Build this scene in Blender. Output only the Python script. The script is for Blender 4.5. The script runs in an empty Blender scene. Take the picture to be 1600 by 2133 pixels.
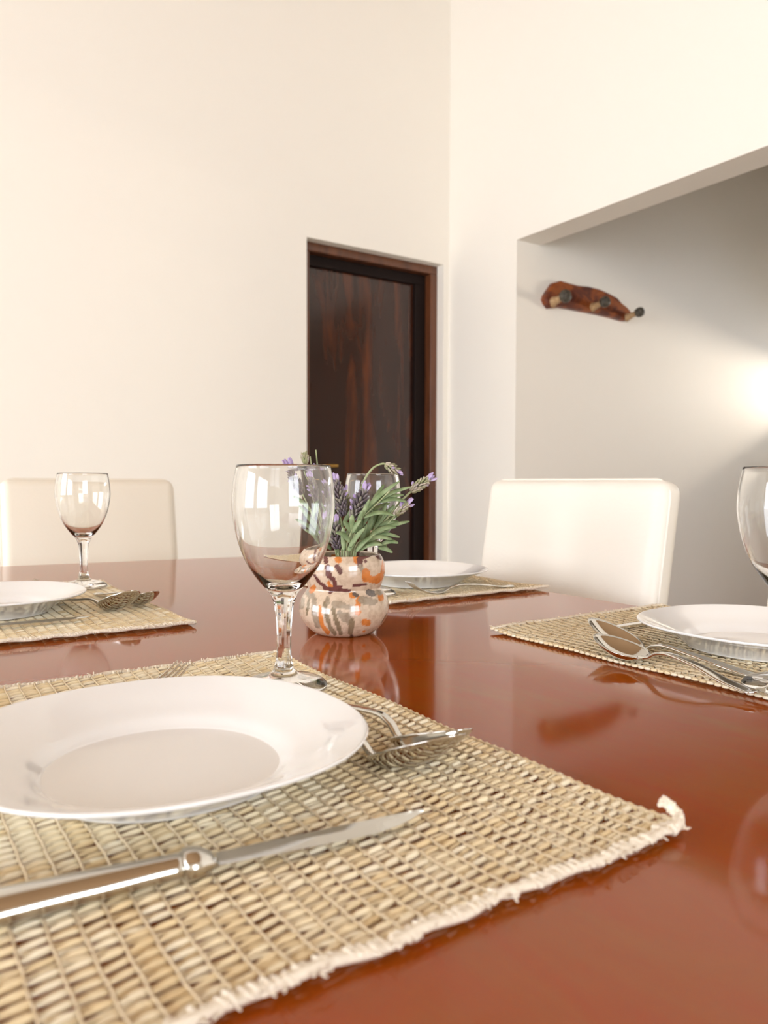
import bpy, bmesh, math, random
from mathutils import Vector, Matrix
random.seed(7)
S = bpy.context.scene
C = S.collection
PI = math.pi
ZT = 0.75                      # height of the table top

# ------------------------------------------------------------ camera
YAW, H0, F_PX, ROLL = math.radians(33.55), 1006.0, 1600.0, 0.003
CAM = Vector((0, 0, ZT + 0.167))
pit = math.atan((1066.5 - H0) / F_PX)
hd = Vector((math.sin(YAW), math.cos(YAW), 0))
Rr = Vector((math.cos(YAW), -math.sin(YAW), 0))
Fw = hd * math.cos(pit) + Vector((0, 0, -math.sin(pit)))
Up = hd * math.sin(pit) + Vector((0, 0, math.cos(pit)))
R2 = Rr * math.cos(ROLL) + Up * math.sin(ROLL)
U2 = -Rr * math.sin(ROLL) + Up * math.cos(ROLL)
cd = bpy.data.cameras.new('camera')
cam = bpy.data.objects.new('camera', cd); C.objects.link(cam)
m = Matrix((R2, U2, -Fw)).transposed().to_4x4(); m.translation = CAM
cam.matrix_world = m
cd.sensor_fit = 'HORIZONTAL'; cd.sensor_width = 36; cd.lens = 36.0 * F_PX / 1600
cd.clip_start = 0.01
cd.dof.use_dof = True; cd.dof.focus_distance = 0.74; cd.dof.aperture_fstop = 13
S.camera = cam

def ray(px, py):
    return Fw + R2 * ((px - 800) / F_PX) + U2 * (-(py - 1066.5) / F_PX)
def at_depth(px, py, d):       # a point at distance d in front of the camera
    return CAM + ray(px, py) * d
def on_y(px, py, y):           # a point on a wall y = const
    r = ray(px, py); return CAM + r * (y / r.y)

# ------------------------------------------------------------ light
w = bpy.data.worlds.new('sky'); S.world = w; w.use_nodes = True
bg = w.node_tree.nodes['Background']
bg.inputs[0].default_value = (0.925, 0.975, 1.055, 1); bg.inputs[1].default_value = 16.0
S.view_settings.view_transform = 'Standard'; S.view_settings.look = 'None'
S.view_settings.exposure = -0.40; S.view_settings.gamma = 1.0
S.view_settings.use_curve_mapping = False

def portal(loc, sx, sy, direction):
    l = bpy.data.lights.new('daylight_portal', 'AREA'); l.shape = 'RECTANGLE'
    l.size = sx; l.size_y = sy; l.cycles.is_portal = True
    o = bpy.data.objects.new('daylight_portal', l); C.objects.link(o)
    o.location = loc; o.rotation_euler = Vector(direction).to_track_quat('-Z', 'Y').to_euler()

# ------------------------------------------------------------ materials
def srgb(r, g, b):
    f = lambda c: ((c / 255 + .055) / 1.055) ** 2.4 if c > 10 else c / 255 / 12.92
    return (f(r), f(g), f(b), 1)
def mat(name, col, rough=.5, metal=0, **kw):
    M = bpy.data.materials.new(name); M.use_nodes = True
    b = M.node_tree.nodes['Principled BSDF']
    b.inputs['Base Color'].default_value = col; b.inputs['Roughness'].default_value = rough
    b.inputs['Metallic'].default_value = metal
    for k, v in kw.items(): b.inputs[k.replace('_', ' ')].default_value = v
    return M
def nd(M, t, **kw):
    n = M.node_tree.nodes.new(t)
    for k, v in kw.items(): setattr(n, k, v)
    return n
def lk(M, a, b): M.node_tree.links.new(a, b)
def bs(M): return M.node_tree.nodes['Principled BSDF']
def noise(M, scale=(1, 1, 1), s=5, detail=3, dist=0, rough=.5, coord='Object'):
    tc = nd(M, 'ShaderNodeTexCoord'); mp = nd(M, 'ShaderNodeMapping')
    mp.inputs['Scale'].default_value = scale
    n = nd(M, 'ShaderNodeTexNoise'); n.inputs['Scale'].default_value = s
    n.inputs['Detail'].default_value = detail; n.inputs['Distortion'].default_value = dist
    n.inputs['Roughness'].default_value = rough
    lk(M, tc.outputs[coord], mp.inputs[0]); lk(M, mp.outputs[0], n.inputs['Vector'])
    return n
def ramp(M, fac, stops):
    r = nd(M, 'ShaderNodeValToRGB'); e = r.color_ramp.elements
    while len(e) < len(stops): e.new(.5)
    for i, (p, c) in enumerate(stops): e[i].position = p; e[i].color = c
    lk(M, fac, r.inputs[0]); return r
def bump(M, h, strength, dist):
    b = nd(M, 'ShaderNodeBump'); b.inputs['Strength'].default_value = strength
    b.inputs['Distance'].default_value = dist
    lk(M, h, b.inputs['Height']); lk(M, b.outputs[0], bs(M).inputs['Normal']); return b

M_wall = mat('cream_plaster', srgb(246, 241, 231), .7, Specular_IOR_Level=.25)
n = noise(M_wall, s=40, detail=4); bump(M_wall, n.outputs[0], .06, .004)
M_ceil = mat('timber_ceiling', srgb(160, 128, 94), .7)
M_floor = mat('tile_floor', srgb(188, 160, 130), .35)
n = noise(M_floor, s=3, detail=5); lk(M_floor, ramp(M_floor, n.outputs[0], [(.3, srgb(196, 180, 160)), (.7, srgb(216, 202, 182))]).outputs[0], bs(M_floor).inputs['Base Color'])

M_hallfloor = mat('warm_bounce_floor', srgb(140, 84, 44), .4)
M_wood = mat('polished_redwood', srgb(140, 62, 24), .3, Coat_Weight=1.0, Coat_Roughness=.07, Coat_IOR=1.44, Specular_IOR_Level=.0)
n = noise(M_wood, (5, 1.6, 5), 5, 6, .6, .6)
r = ramp(M_wood, n.outputs[0], [(.2, (.355, .050, .004, 1)), (.5, (.335, .069, .005, 1)), (.8, (.312, .089, .008, 1))])
n3 = noise(M_wood, (3, 2, 3), 2.5, 3, .3)
r3 = ramp(M_wood, n3.outputs[0], [(.35, (.96, .96, .96, 1)), (.65, (1, 1, 1, 1))])
mx = nd(M_wood, 'ShaderNodeMixRGB', blend_type='MULTIPLY'); mx.inputs[0].default_value = 1
lk(M_wood, r.outputs[0], mx.inputs[1]); lk(M_wood, r3.outputs[0], mx.inputs[2])
lk(M_wood, mx.outputs[0], bs(M_wood).inputs['Base Color'])

def dark_wood(name, a, b, c, rough):
    M = mat(name, b, rough, Coat_Weight=.3, Coat_Roughness=.12)
    n = noise(M, (7, 7, .9), 1.6, 4, .8, .55)
    lk(M, ramp(M, n.outputs[0], [(.3, a), (.52, b), (.72, c)]).outputs[0], bs(M).inputs['Base Color'])
    return M
M_door = dark_wood('dark_door_wood', srgb(34, 15, 8), srgb(54, 26, 14), srgb(96, 46, 18), .24)
M_frame = dark_wood('door_frame_wood', srgb(70, 36, 20), srgb(96, 54, 30), srgb(120, 70, 40), .35)
M_gap_shade = mat('door_gap_shade', srgb(24, 11, 7), .6, Specular_IOR_Level=.2)  # near-black colour carries the shade of the gap around the leaf
M_brass = mat('brass', srgb(190, 150, 80), .25, 1)
M_leg = mat('chair_leg_wood', srgb(70, 38, 22), .35)
M_frame_w = mat('white_window_frame', srgb(235, 230, 220), .4)

M_leather = mat('ivory_leatherette', srgb(238, 232, 220), .42, Specular_IOR_Level=.4)
n = noise(M_leather, s=160, detail=3); n2 = noise(M_leather, (1, 1, 3), 9, 3, .6)
ad = nd(M_leather, 'ShaderNodeMath', operation='MULTIPLY_ADD'); ad.inputs[1].default_value = 6
lk(M_leather, n2.outputs[0], ad.inputs[0]); lk(M_leather, n.outputs[0], ad.inputs[2]); bump(M_leather, ad.outputs[0], .12, .002)
M_leather_shaded = mat('ivory_leatherette_shaded', srgb(237, 228, 211), .42, Specular_IOR_Level=.4)  # darker copy of the ivory: the end chair's weaker light is in the colour
n = noise(M_leather_shaded, s=160, detail=3); bump(M_leather_shaded, n.outputs[0], .12, .002)

M_opal = mat('white_opal_glass', srgb(246, 245, 243), .08, Coat_Weight=.4, Coat_Roughness=.03)
M_glass = bpy.data.materials.new('clear_glass'); M_glass.use_nodes = True
b = bs(M_glass); b.inputs['Base Color'].default_value = (.995, 1, .995, 1); b.inputs['Roughness'].default_value = 0
b.inputs['Transmission Weight'].default_value = 1; b.inputs['IOR'].default_value = 1.48
M_steel = mat('stainless_steel', srgb(214, 212, 206), .09, 1)

def straw(name, a, b, c, bumps=True):
    M = mat(name, b, .55, Specular_IOR_Level=.3)
    g = nd(M, 'ShaderNodeNewGeometry')
    r = ramp(M, g.outputs['Random Per Island'], [(0, a), (.45, b), (1, c)])
    lk(M, r.outputs[0], bs(M).inputs['Base Color'])
    n = noise(M, (60, 900, 900), 3, 2)
    if bumps: bump(M, n.outputs[0], .35, .0006)
    return M
M_straw = straw('woven_straw', srgb(236, 213, 168), srgb(250, 234, 198), srgb(253, 243, 218))
M_thread = mat('jute_thread', srgb(216, 196, 162), .75)
n = noise(M_thread, (1, 1, 1), 900, 2); bump(M_thread, n.outputs[0], .5, .0006)
M_bind = mat('cotton_binding', srgb(240, 228, 208), .85)
n = noise(M_bind, (1, 1, 1), 700, 3); bump(M_bind, n.outputs[0], .6, .001)

M_vase = mat('dripped_glaze', srgb(216, 190, 168), .16, Coat_Weight=.6, Coat_Roughness=.05)
va = nd(M_vase, 'ShaderNodeVertexColor', layer_name='glaze')
n = noise(M_vase, s=170, detail=4)
rr = ramp(M_vase, n.outputs[0], [(.3, (.72, .68, .64, 1)), (.55, (1, 1, 1, 1))])
mx = nd(M_vase, 'ShaderNodeMixRGB', blend_type='MULTIPLY'); mx.inputs[0].default_value = .8
lk(M_vase, va.outputs[0], mx.inputs[1]); lk(M_vase, rr.outputs[0], mx.inputs[2])
lk(M_vase, mx.outputs[0], bs(M_vase).inputs['Base Color'])

def plant(name, a, b, rough=.55):
    M = mat(name, a, rough, Specular_IOR_Level=.3)
    n = noise(M, s=90, detail=3)
    lk(M, ramp(M, n.outputs[0], [(.3, a), (.7, b)]).outputs[0], bs(M).inputs['Base Color'])
    return M
M_leaf = plant('lavender_leaf', srgb(98, 118, 76), srgb(152, 166, 124))
M_stem = plant('lavender_stem', srgb(138, 150, 104), srgb(176, 180, 140))
M_calyx = straw('lavender_calyx', srgb(92, 80, 88), srgb(124, 112, 112), srgb(150, 146, 128), False)
M_bud = straw('lavender_green_bud', srgb(140, 144, 104), srgb(168, 160, 130), srgb(186, 172, 164), False)
M_petal = plant('lavender_petal', srgb(158, 134, 180), srgb(196, 178, 208))

M_rack = mat('driftwood', srgb(120, 60, 26), .4)
n = noise(M_rack, (1.2, 1, 2), 9, 4, .8)
lk(M_rack, ramp(M_rack, n.outputs[0], [(.3, srgb(70, 24, 16)), (.45, srgb(104, 46, 24)), (.6, srgb(150, 76, 26)), (.75, srgb(132, 80, 44))]).outputs[0], bs(M_rack).inputs['Base Color'])
M_peg = plant('pale_peg_wood', srgb(160, 124, 84), srgb(190, 160, 122))
M_knob = plant('dark_knob_wood', srgb(50, 46, 40), srgb(96, 88, 76))

# ------------------------------------------------------------ mesh helpers
def obj(name, vs, fs, material=None, parent=None, smooth=True, loc=None):
    me = bpy.data.meshes.new(name); me.from_pydata([tuple(v) for v in vs], [], fs); me.update()
    if smooth:
        for p in me.polygons: p.use_smooth = True
    o = bpy.data.objects.new(name, me); C.objects.link(o)
    if material: me.materials.append(material)
    if parent: o.parent = parent
    if loc is not None: o.location = loc
    return o
def share(name, me, parent=None, loc=(0, 0, 0), rot=(0, 0, 0)):
    o = bpy.data.objects.new(name, me); C.objects.link(o)
    if parent: o.parent = parent
    o.location = loc; o.rotation_euler = rot
    return o
def tag(o, label=None, cat=None, group=None, kind=None):
    for k, v in (('label', label), ('category', cat), ('group', group), ('kind', kind)):
        if v: o[k] = v
    return o
def empty(name, loc, rz=0):
    o = bpy.data.objects.new(name, None); C.objects.link(o); o.location = loc
    o.rotation_euler = (0, 0, rz); o.empty_display_size = .05; return o
def boxes(lst):                # corner boxes (x0,x1,y0,y1,z0,z1)
    vs, fs = [], []
    for x0, x1, y0, y1, z0, z1 in lst:
        k = len(vs)
        vs += [(x, y, z) for z in (z0, z1) for y in (y0, y1) for x in (x0, x1)]
        fs += [tuple(k + i for i in f) for f in ((0, 2, 3, 1), (4, 5, 7, 6), (0, 1, 5, 4), (2, 6, 7, 3), (0, 4, 6, 2), (1, 3, 7, 5))]
    return vs, fs
def rbox(name, size, centre, bev, material, parent=None, seg=3, taper=None, cuts=0):
    bm = bmesh.new(); bmesh.ops.create_cube(bm, size=1)
    for v in bm.verts: v.co = Vector((v.co.x * size[0], v.co.y * size[1], v.co.z * size[2]))
    if taper:
        for v in bm.verts:
            if v.co.z < 0: v.co.x *= taper; v.co.y *= taper
    bmesh.ops.bevel(bm, geom=bm.edges[:], offset=bev, segments=seg, affect='EDGES', profile=.5)
    me = bpy.data.meshes.new(name); bm.to_mesh(me); bm.free()
    for p in me.polygons: p.use_smooth = True
    me.materials.append(material)
    o = bpy.data.objects.new(name, me); C.objects.link(o); o.location = centre
    if parent: o.parent = parent
    return o
def spline(pts, n=8):
    pts = [Vector(p) for p in pts]
    if len(pts) < 3: return [pts[0].lerp(pts[-1], i / n) for i in range(n + 1)]
    out = []
    for i in range(len(pts) - 1):
        p0 = pts[max(i - 1, 0)]; p1 = pts[i]; p2 = pts[i + 1]; p3 = pts[min(i + 2, len(pts) - 1)]
        for k in range(n):
            t = k / n
            out.append(.5 * ((2 * p1) + (p2 - p0) * t + (2 * p0 - 5 * p1 + 4 * p2 - p3) * t * t + (3 * p1 - p0 - 3 * p2 + p3) * t ** 3))
    out.append(pts[-1]); return out
def tube_geo(pts, rad, ns=8, closed=False, flat=1.0, ref=Vector((0, 0, 1)), vs=None, fs=None):
    vs = [] if vs is None else vs; fs = [] if fs is None else fs
    k = len(vs); N = len(pts)
    for i, p in enumerate(pts):
        if closed: t = pts[(i + 1) % N] - pts[i - 1]
        else: t = pts[min(i + 1, N - 1)] - pts[max(i - 1, 0)]
        t = t.normalized(); a = t.cross(ref)
        if a.length < 1e-4: a = t.cross(Vector((1, 0, 0)))
        a.normalize(); b2 = a.cross(t)
        r = rad(i / max(N - 1, 1)) if callable(rad) else rad
        for j in range(ns):
            an = 2 * PI * j / ns
            vs.append(p + a * (math.cos(an) * r) + b2 * (math.sin(an) * r * flat))
    for i in range(N if closed else N - 1):
        for j in range(ns):
            a0 = k + i * ns + j; a1 = k + i * ns + (j + 1) % ns
            q = (i + 1) % N
            b0 = k + q * ns + j; b1 = k + q * ns + (j + 1) % ns
            fs.append((a0, b0, b1, a1))
    if not closed:
        fs.append(tuple(k + j for j in range(ns))); fs.append(tuple(k + (N - 1) * ns + j for j in reversed(range(ns))))
    return vs, fs
def tube(name, pts, rad, material, parent=None, ns=8, closed=False, flat=1.0, ref=Vector((0, 0, 1))):
    vs, fs = tube_geo(pts, rad, ns, closed, flat, ref)
    return obj(name, vs, fs, material, parent)
def lathe(name, prof, material, parent=None, n=64, shape=None, cap0=False, cap1=False):
    """prof: (r, z) rows; shape(r, z, angle) -> radius"""
    vs, fs = [], []
    for r, z in prof:
        for j in range(n):
            a = 2 * PI * j / n; rr = shape(r, z, a) if shape else r
            vs.append((rr * math.cos(a), rr * math.sin(a), z))
    for i in range(len(prof) - 1):
        for j in range(n):
            j2 = (j + 1) % n
            fs.append((i * n + j, i * n + j2, (i + 1) * n + j2, (i + 1) * n + j))
    if cap0: fs.append(tuple(reversed(range(n))))
    if cap1: fs.append(tuple((len(prof) - 1) * n + j for j in range(n)))
    return obj(name, vs, fs, material, parent)
def prof_curve(rows, n=6):
    return [(max(p.x, 0), p.y) for p in spline([Vector((r, z, 0)) for r, z in rows], n)]

# ------------------------------------------------------------ the room
X0, X1, Y0, Y1, ZC = -4.3, 2.66, -3.6, 3.37, 4.2
HX1 = 5.45                      # far wall of the hall beyond the opening
HY = 2.833                      # hall side wall, flush with the left jamb
def wall(name, axis, f0, f1, u0, u1, z0, z1, holes, material=M_wall):
    us = sorted({u0, u1, *[h[0] for h in holes], *[h[1] for h in holes]})
    zs = sorted({z0, z1, *[h[2] for h in holes], *[h[3] for h in holes]})
    L = []
    for a, b2 in zip(us, us[1:]):
        for c, d in zip(zs, zs[1:]):
            um, zm = (a + b2) / 2, (c + d) / 2
            if any(h[0] < um < h[1] and h[2] < zm < h[3] for h in holes): continue
            L.append((f0, f1, a, b2, c, d) if axis == 'x' else (a, b2, f0, f1, c, d))
    # merge vertically adjacent cells is not needed: cells share planes
    return tag(obj(name, *boxes(L), material, smooth=False), kind='structure')
DX0, DX1, DZ = 1.778, 2.622, ZT + 1.364
tag(obj('floor', *boxes([(X0 - .3, HX1 + .4, Y0 - .3, Y1 + .5, -.1, 0)]), M_floor, smooth=False), kind='structure')
tag(obj('ceiling', *boxes([(X0 - .3, HX1 + .4, Y0 - .3, Y1 + .5, ZC, ZC + .1)]), M_ceil, smooth=False), kind='structure')
tag(obj('floor_hall_bounce', *boxes([(X1 + .16, HX1, -.3, HY, 0, .012)]), M_hallfloor, smooth=False), kind='structure')  # unseen brown sheet added over the floor to warm light bounced into the hall
wall('wall_back', 'y', Y1, Y1 + .22, X0 - .2, X1 + .16, 0, ZC, [(DX0, DX1, -1, DZ)])
wall('wall_right', 'x', X1, X1 + .16, Y0, Y1, 0, ZC, [(-.1, HY, -1, ZT + 1.366)])
WIN_L = [(-1.9, .3, .6, 2.5), (.95, 3.15, .6, 2.5)]
wall('wall_left', 'x', X0 - .2, X0, Y0, Y1, 0, ZC, WIN_L)
WIN_F = [(-.9, .9, .8, 2.6)]
wall('wall_front', 'y', Y0 - .2, Y0, X0 - .2, X1 + .16, 0, ZC, WIN_F)
wall('wall_hall_side', 'y', HY, HY + .15, X1 + .16, HX1 + .3, 0, ZC, [])
WIN_H = [(1.30, 2.70, 1.46, 1.68)]
wall('wall_hall_end', 'x', HX1, HX1 + .3, -.3, HY, 0, ZC, WIN_H)
wall('wall_hall_front', 'y', -.45, -.3, X1 + .16, HX1 + .3, 0, ZC, [])

def window(name, axis, f, u0, u1, z0, z1, nu, nz, depth):
    fr = .05
    L = []
    def add(a, b2, c, d):
        L.append((f - depth / 2, f + depth / 2, a, b2, c, d) if axis == 'x' else (a, b2, f - depth / 2, f + depth / 2, c, d))
    root = empty(name, ((f if axis == 'x' else (u0 + u1) / 2), ((u0 + u1) / 2 if axis == 'x' else f), z0)); tag(root, kind='structure')
    add(u0, u0 + fr, z0, z1); add(u1 - fr, u1, z0, z1); add(u0 + fr, u1 - fr, z0, z0 + fr); add(u0 + fr, u1 - fr, z1 - fr, z1)
    def mk(nm, L):
        vs, fs = boxes(L); o = obj(nm, [Vector(v) - root.location for v in vs], fs, M_frame_w, root, smooth=False)
    mk('window_frame', L)
    for i in range(1, nu):
        L = []; u = u0 + (u1 - u0) * i / nu; add(u - .03, u + .03, z0 + fr, z1 - fr); mk('mullion', L)
    for i in range(1, nz):
        L = []; z = z0 + (z1 - z0) * i / nz; add(u0 + fr, u1 - fr, z - .015, z + .015); mk('glazing_bar', L)
for i, h in enumerate(WIN_L):
    window('window_%d' % (i + 1), 'x', X0 - .1, *h, 2, 1, .06)
    portal((X0 - .19, (h[0] + h[1]) / 2, (h[2] + h[3]) / 2), h[3] - h[2], h[1] - h[0], (1, 0, 0))
h = WIN_F[0]
window('window_3', 'y', Y0 - .1, *h, 2, 1, .06)
portal(((h[0] + h[1]) / 2, Y0 - .19, (h[2] + h[3]) / 2), h[1] - h[0], h[3] - h[2], (0, 1, 0))
h = WIN_H[0]
portal((HX1 + .29, (h[0] + h[1]) / 2, (h[2] + h[3]) / 2), h[3] - h[2], h[1] - h[0], (-1, 0, 0))

hl = bpy.data.lights.new('hall_streak_lamp', 'AREA'); hl.shape = 'RECTANGLE'; hl.size = 1.2; hl.size_y = 2.1; hl.energy = 950; hl.color = (1, .87, .70)  # area lamp added beyond the hall slot to make the bright wall streak
ho = bpy.data.objects.new('hall_streak_lamp', hl); C.objects.link(ho); ho.location = (9.0, .3, 2.0)
ho.rotation_euler = Vector((-1, .55, -.1)).to_track_quat('-Z', 'Y').to_euler()
# door in its reveal
dr = empty('door_1', (DX0, Y1 + .09, 0)); tag(dr, kind='structure')
def dpart(nm, L, material, bev=0):
    vs, fs = boxes(L); o = obj(nm, [Vector(v) - dr.location for v in vs], fs, material, dr, smooth=False)
    if bev:
        md = o.modifiers.new('bevel', 'BEVEL'); md.width = bev; md.segments = 2
    return o
fy = Y1 + .055
dpart('frame_head', [(DX0, DX1, fy, fy + .12, DZ - .045, DZ)], M_frame, .004)
dpart('frame_post', [(DX1 - .045, DX1, fy, fy + .12, 0, DZ - .045)], M_frame, .004)
dpart('frame_post', [(DX0, DX0 + .045, fy, fy + .12, 0, DZ - .045)], M_frame, .004)
dpart('door_stop', [(DX1 - .115, DX1 - .045, fy + .05, fy + .12, 0, DZ - .10), (DX0 + .045, DX1 - .045, fy + .05, fy + .12, DZ - .10, DZ - .045)], M_gap_shade, .003)
dpart('door_leaf', [(DX0 + .045, DX1 - .115, fy + .075, fy + .115, 0.01, DZ - .10)], M_door)
hp = on_y(668, 972, fy + .03)
hx, hz = DX0 + .10, hp.z
h_ = tube('door_handle', [Vector((hx, fy + .075, hz)) - dr.location, Vector((hx, fy + .03, hz)) - dr.location], .011, M_brass, dr, 12)
tube('lever', spline([(0.1, fy + .03 - Y1 - .09, hz), (.16, fy + .022 - Y1 - .09, hz + .004), (.225, fy + .03 - Y1 - .09, hz + .006)], 6), .009, M_brass, h_, 10)

# ------------------------------------------------------------ dining table
TX0, TX1, TY0, TY1 = .014, .874, -.16, 1.685
T = empty('dining_table', (.444, .76, 0)); tag(T, 'long polished reddish-brown wooden dining table set for four', 'table')
out = []
cr = .03
def edge_y(x): return 1.685 - .078 * (x - .20) / .5 * (.8 if x > .5 else .75) 
corners = [(TX1 - .004, TY0), (TX1, .3), (TX1, .7), (TX1 - .004, .95), (TX1 - .02, edge_y(TX1) - .03), (TX1 - .05, edge_y(TX1)),
           (.6, edge_y(.6)), (.2, edge_y(.2)), (TX0 + .05, edge_y(TX0)), (TX0 + .016, edge_y(TX0) - .035), (TX0, .9), (TX0, .3), (TX0 + .004, TY0)]
N = len(corners); vs, fs = [], []
prof = [(-.008, -.034), (0, -.027), (0, -.008), (-.0025, -.0022), (-.008, 0)]
cen = Vector((.444, .76))
for off, z in prof:
    for x, y in corners:
        d = Vector((x, y)) - cen
        vs.append(Vector((x + math.copysign(min(abs(off), 1), -d.x) if off else x, y + (math.copysign(abs(off), -d.y) if off and abs(d.y) > .7 else 0), ZT + z)) - T.location)
for i in range(len(prof) - 1):
    for j in range(N): fs.append((i * N + j, i * N + (j + 1) % N, (i + 1) * N + (j + 1) % N, (i + 1) * N + j))
fs.append(tuple((len(prof) - 1) * N + j for j in range(N))); fs.append(tuple(reversed(range(N))))
obj('tabletop', vs, fs, M_wood, T, smooth=False)
for a in ((TX0 + .08, TX0 + .105, TY0 + .12, 1.5), (TX1 - .105, TX1 - .08, TY0 + .12, 1.5)):
    vs, fs = boxes([(*a, ZT - .12, ZT - .034)]); obj('apron', [Vector(v) - T.location for v in vs], fs, M_wood, T, False)
for a in ((TX0 + .105, TX1 - .105, TY0 + .10, TY0 + .125), (TX0 + .105, TX1 - .105, 1.49, 1.515)):
    vs, fs = boxes([(*a, ZT - .12, ZT - .034)]); obj('apron', [Vector(v) - T.location for v in vs], fs, M_wood, T, False)
for x in (TX0 + .09, TX1 - .09):
    for y in (TY0 + .11, 1.5):
        rbox('leg', (.075, .075, ZT - .034), Vector((x, y, (ZT - .034) / 2)) - T.location, .006, M_wood, T, 2, .75)

# ------------------------------------------------------------ chairs
def chair(loc, rz, label, group, leather):
    """local: front of backrest faces -x ... seat towards -x; origin on the floor under the backrest front"""
    c = empty('dining_chair', loc, rz); tag(c, label, 'chair', group)
    W = .415
    lean = math.radians(9)
    # backrest: slab with rounded edges, leaning back
    bh = .50
    bk = rbox('backrest', (.058, W, bh), (0, 0, 0), .022, leather, c, 5)
    bk.rotation_euler = (0, lean, 0); zc = .675
    bk.location = (.029 - (ZT - zc) * math.tan(lean), 0, zc)
    hx, hy, hz, r = .029, W / 2, bh / 2, .03
    loop = []
    for sy, sz in ((1, 1), (-1, 1), (-1, -1), (1, -1)):
        for k in range(6):
            a0 = {(1, 1): 0, (-1, 1): PI / 2, (-1, -1): PI, (1, -1): 1.5 * PI}[(sy, sz)]; a = a0 + PI / 2 * k / 5
            loop.append(Vector((-hx + .019, sy * (hy - r) + (r + .0006) * math.cos(a), sz * (hz - r) + (r + .0006) * math.sin(a))))
    tube('piping', loop, .0022, leather, bk, 6, True, ref=Vector((1, 0, 0)))
    rbox('seat', (.43, W, .085), (-.215, 0, .435), .025, leather, c, 4)
    for x in (-.40, -.03):
        for y in (-W / 2 + .04, W / 2 - .04):
            rbox('leg', (.042, .042, .395), (x, y, .1975), .004, M_leg, c, 2, .75)
    return c
chair((1.0, .965, 0), 0, 'ivory upholstered dining chair facing the table beyond the right-hand spoons', 'upholstered dining chairs', M_leather)
chair((1.0, .3735, 0), 0, 'ivory dining chair cut off by the right edge, behind the right-hand plate', 'upholstered dining chairs', M_leather)
chair((.453, 1.97, 0), PI / 2, 'shaded ivory upholstered dining chair at the far end of the table by the blank wall', 'upholstered dining chairs', M_leather_shaded)

# ------------------------------------------------------------ placemats
MW, ML = .30, .44              # across the rows (x) and along the table (y)
NX, NY = 28, 64
CX, CY = MW / NX, ML / NY
def lift(v):                   # the mat's two bound ends curl up a little
    e = max(0, abs(v) - (ML / 2 - .07)) / .07
    return .0032 * e * e + .0006 * math.sin(v * 40)
SP = ((0, .35), (.18, .85), (.5, 1.0), (.82, .85), (1, .35))
LOBE = ((0, .34), (.2, .66), (.5, .95), (.8, 1.0), (.95, .78), (1, .4))
def spindle(vs, fs, a, b2, r, ns=6, rz=.8, prof=SP):
    d = b2 - a; t = d.normalized(); s = t.cross(Vector((0, 0, 1))); s.normalize(); u = s.cross(t)
    k = len(vs)
    for f, q in prof:
        for j in range(ns):
            an = 2 * PI * j / ns
            vs.append(a + d * f + s * (math.cos(an) * r * q) + u * (math.sin(an) * r * q * rz))
    for i in range(len(prof) - 1):
        for j in range(ns):
            fs.append((k + i * ns + j, k + i * ns + (j + 1) % ns, k + (i + 1) * ns + (j + 1) % ns, k + (i + 1) * ns + j))
    fs.append(tuple(k + j for j in reversed(range(ns)))); fs.append(tuple(k + (len(prof) - 1) * ns + j for j in range(ns)))
rows = []
rg = random.Random(3)
for var in range(8):
    vs, fs = [], []
    for i in range(NX):
        xa = -MW / 2 + i * CX; xb = xa + CX
        tl = rg.uniform(.0000, .0014); by = -CY * .16 + rg.uniform(-.0005, .0005); z = .0024 + rg.uniform(-.0004, .0006)
        spindle(vs, fs, Vector((xa - .0002, by - tl, z - .0005)), Vector((xb + .0001, by + tl, z - .0002)), rg.uniform(.00135, .0019), 7, .95, LOBE)
        tl = rg.uniform(-.0014, .0018); by = CY * .28 + rg.uniform(-.0006, .0006); z = .0019 + rg.uniform(-.0004, .0008)
        spindle(vs, fs, Vector((xa - .0002, by - tl, z - .0003)), Vector((xb + .0001, by + tl, z - .0002)), rg.uniform(.0008, .0013), 6, .95, LOBE)
        if rg.random() < .5:
            tl = rg.uniform(-.0026, .0026); by = rg.uniform(-.0028, .0028); z = .0012
            spindle(vs, fs, Vector((xa - .0002, by - tl, z)), Vector((xb + .0002, by + tl, z)), rg.uniform(.0005, .0008), 5, .9)
    o = obj('straw_row', vs, fs, M_straw); rows.append(o.data); bpy.data.objects.remove(o)
pts = []
for i in range(NY * 2 + 1):
    v = -ML / 2 + ML * i / (NY * 2)
    pts.append(Vector((.00025 * math.sin(i * .9), v, lift(v) + .0035 + .0003 * math.cos(i * PI))))
o = tube('warp_thread', pts, .00065, M_thread, ns=5); thread_me = o.data; bpy.data.objects.remove(o)
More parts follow.
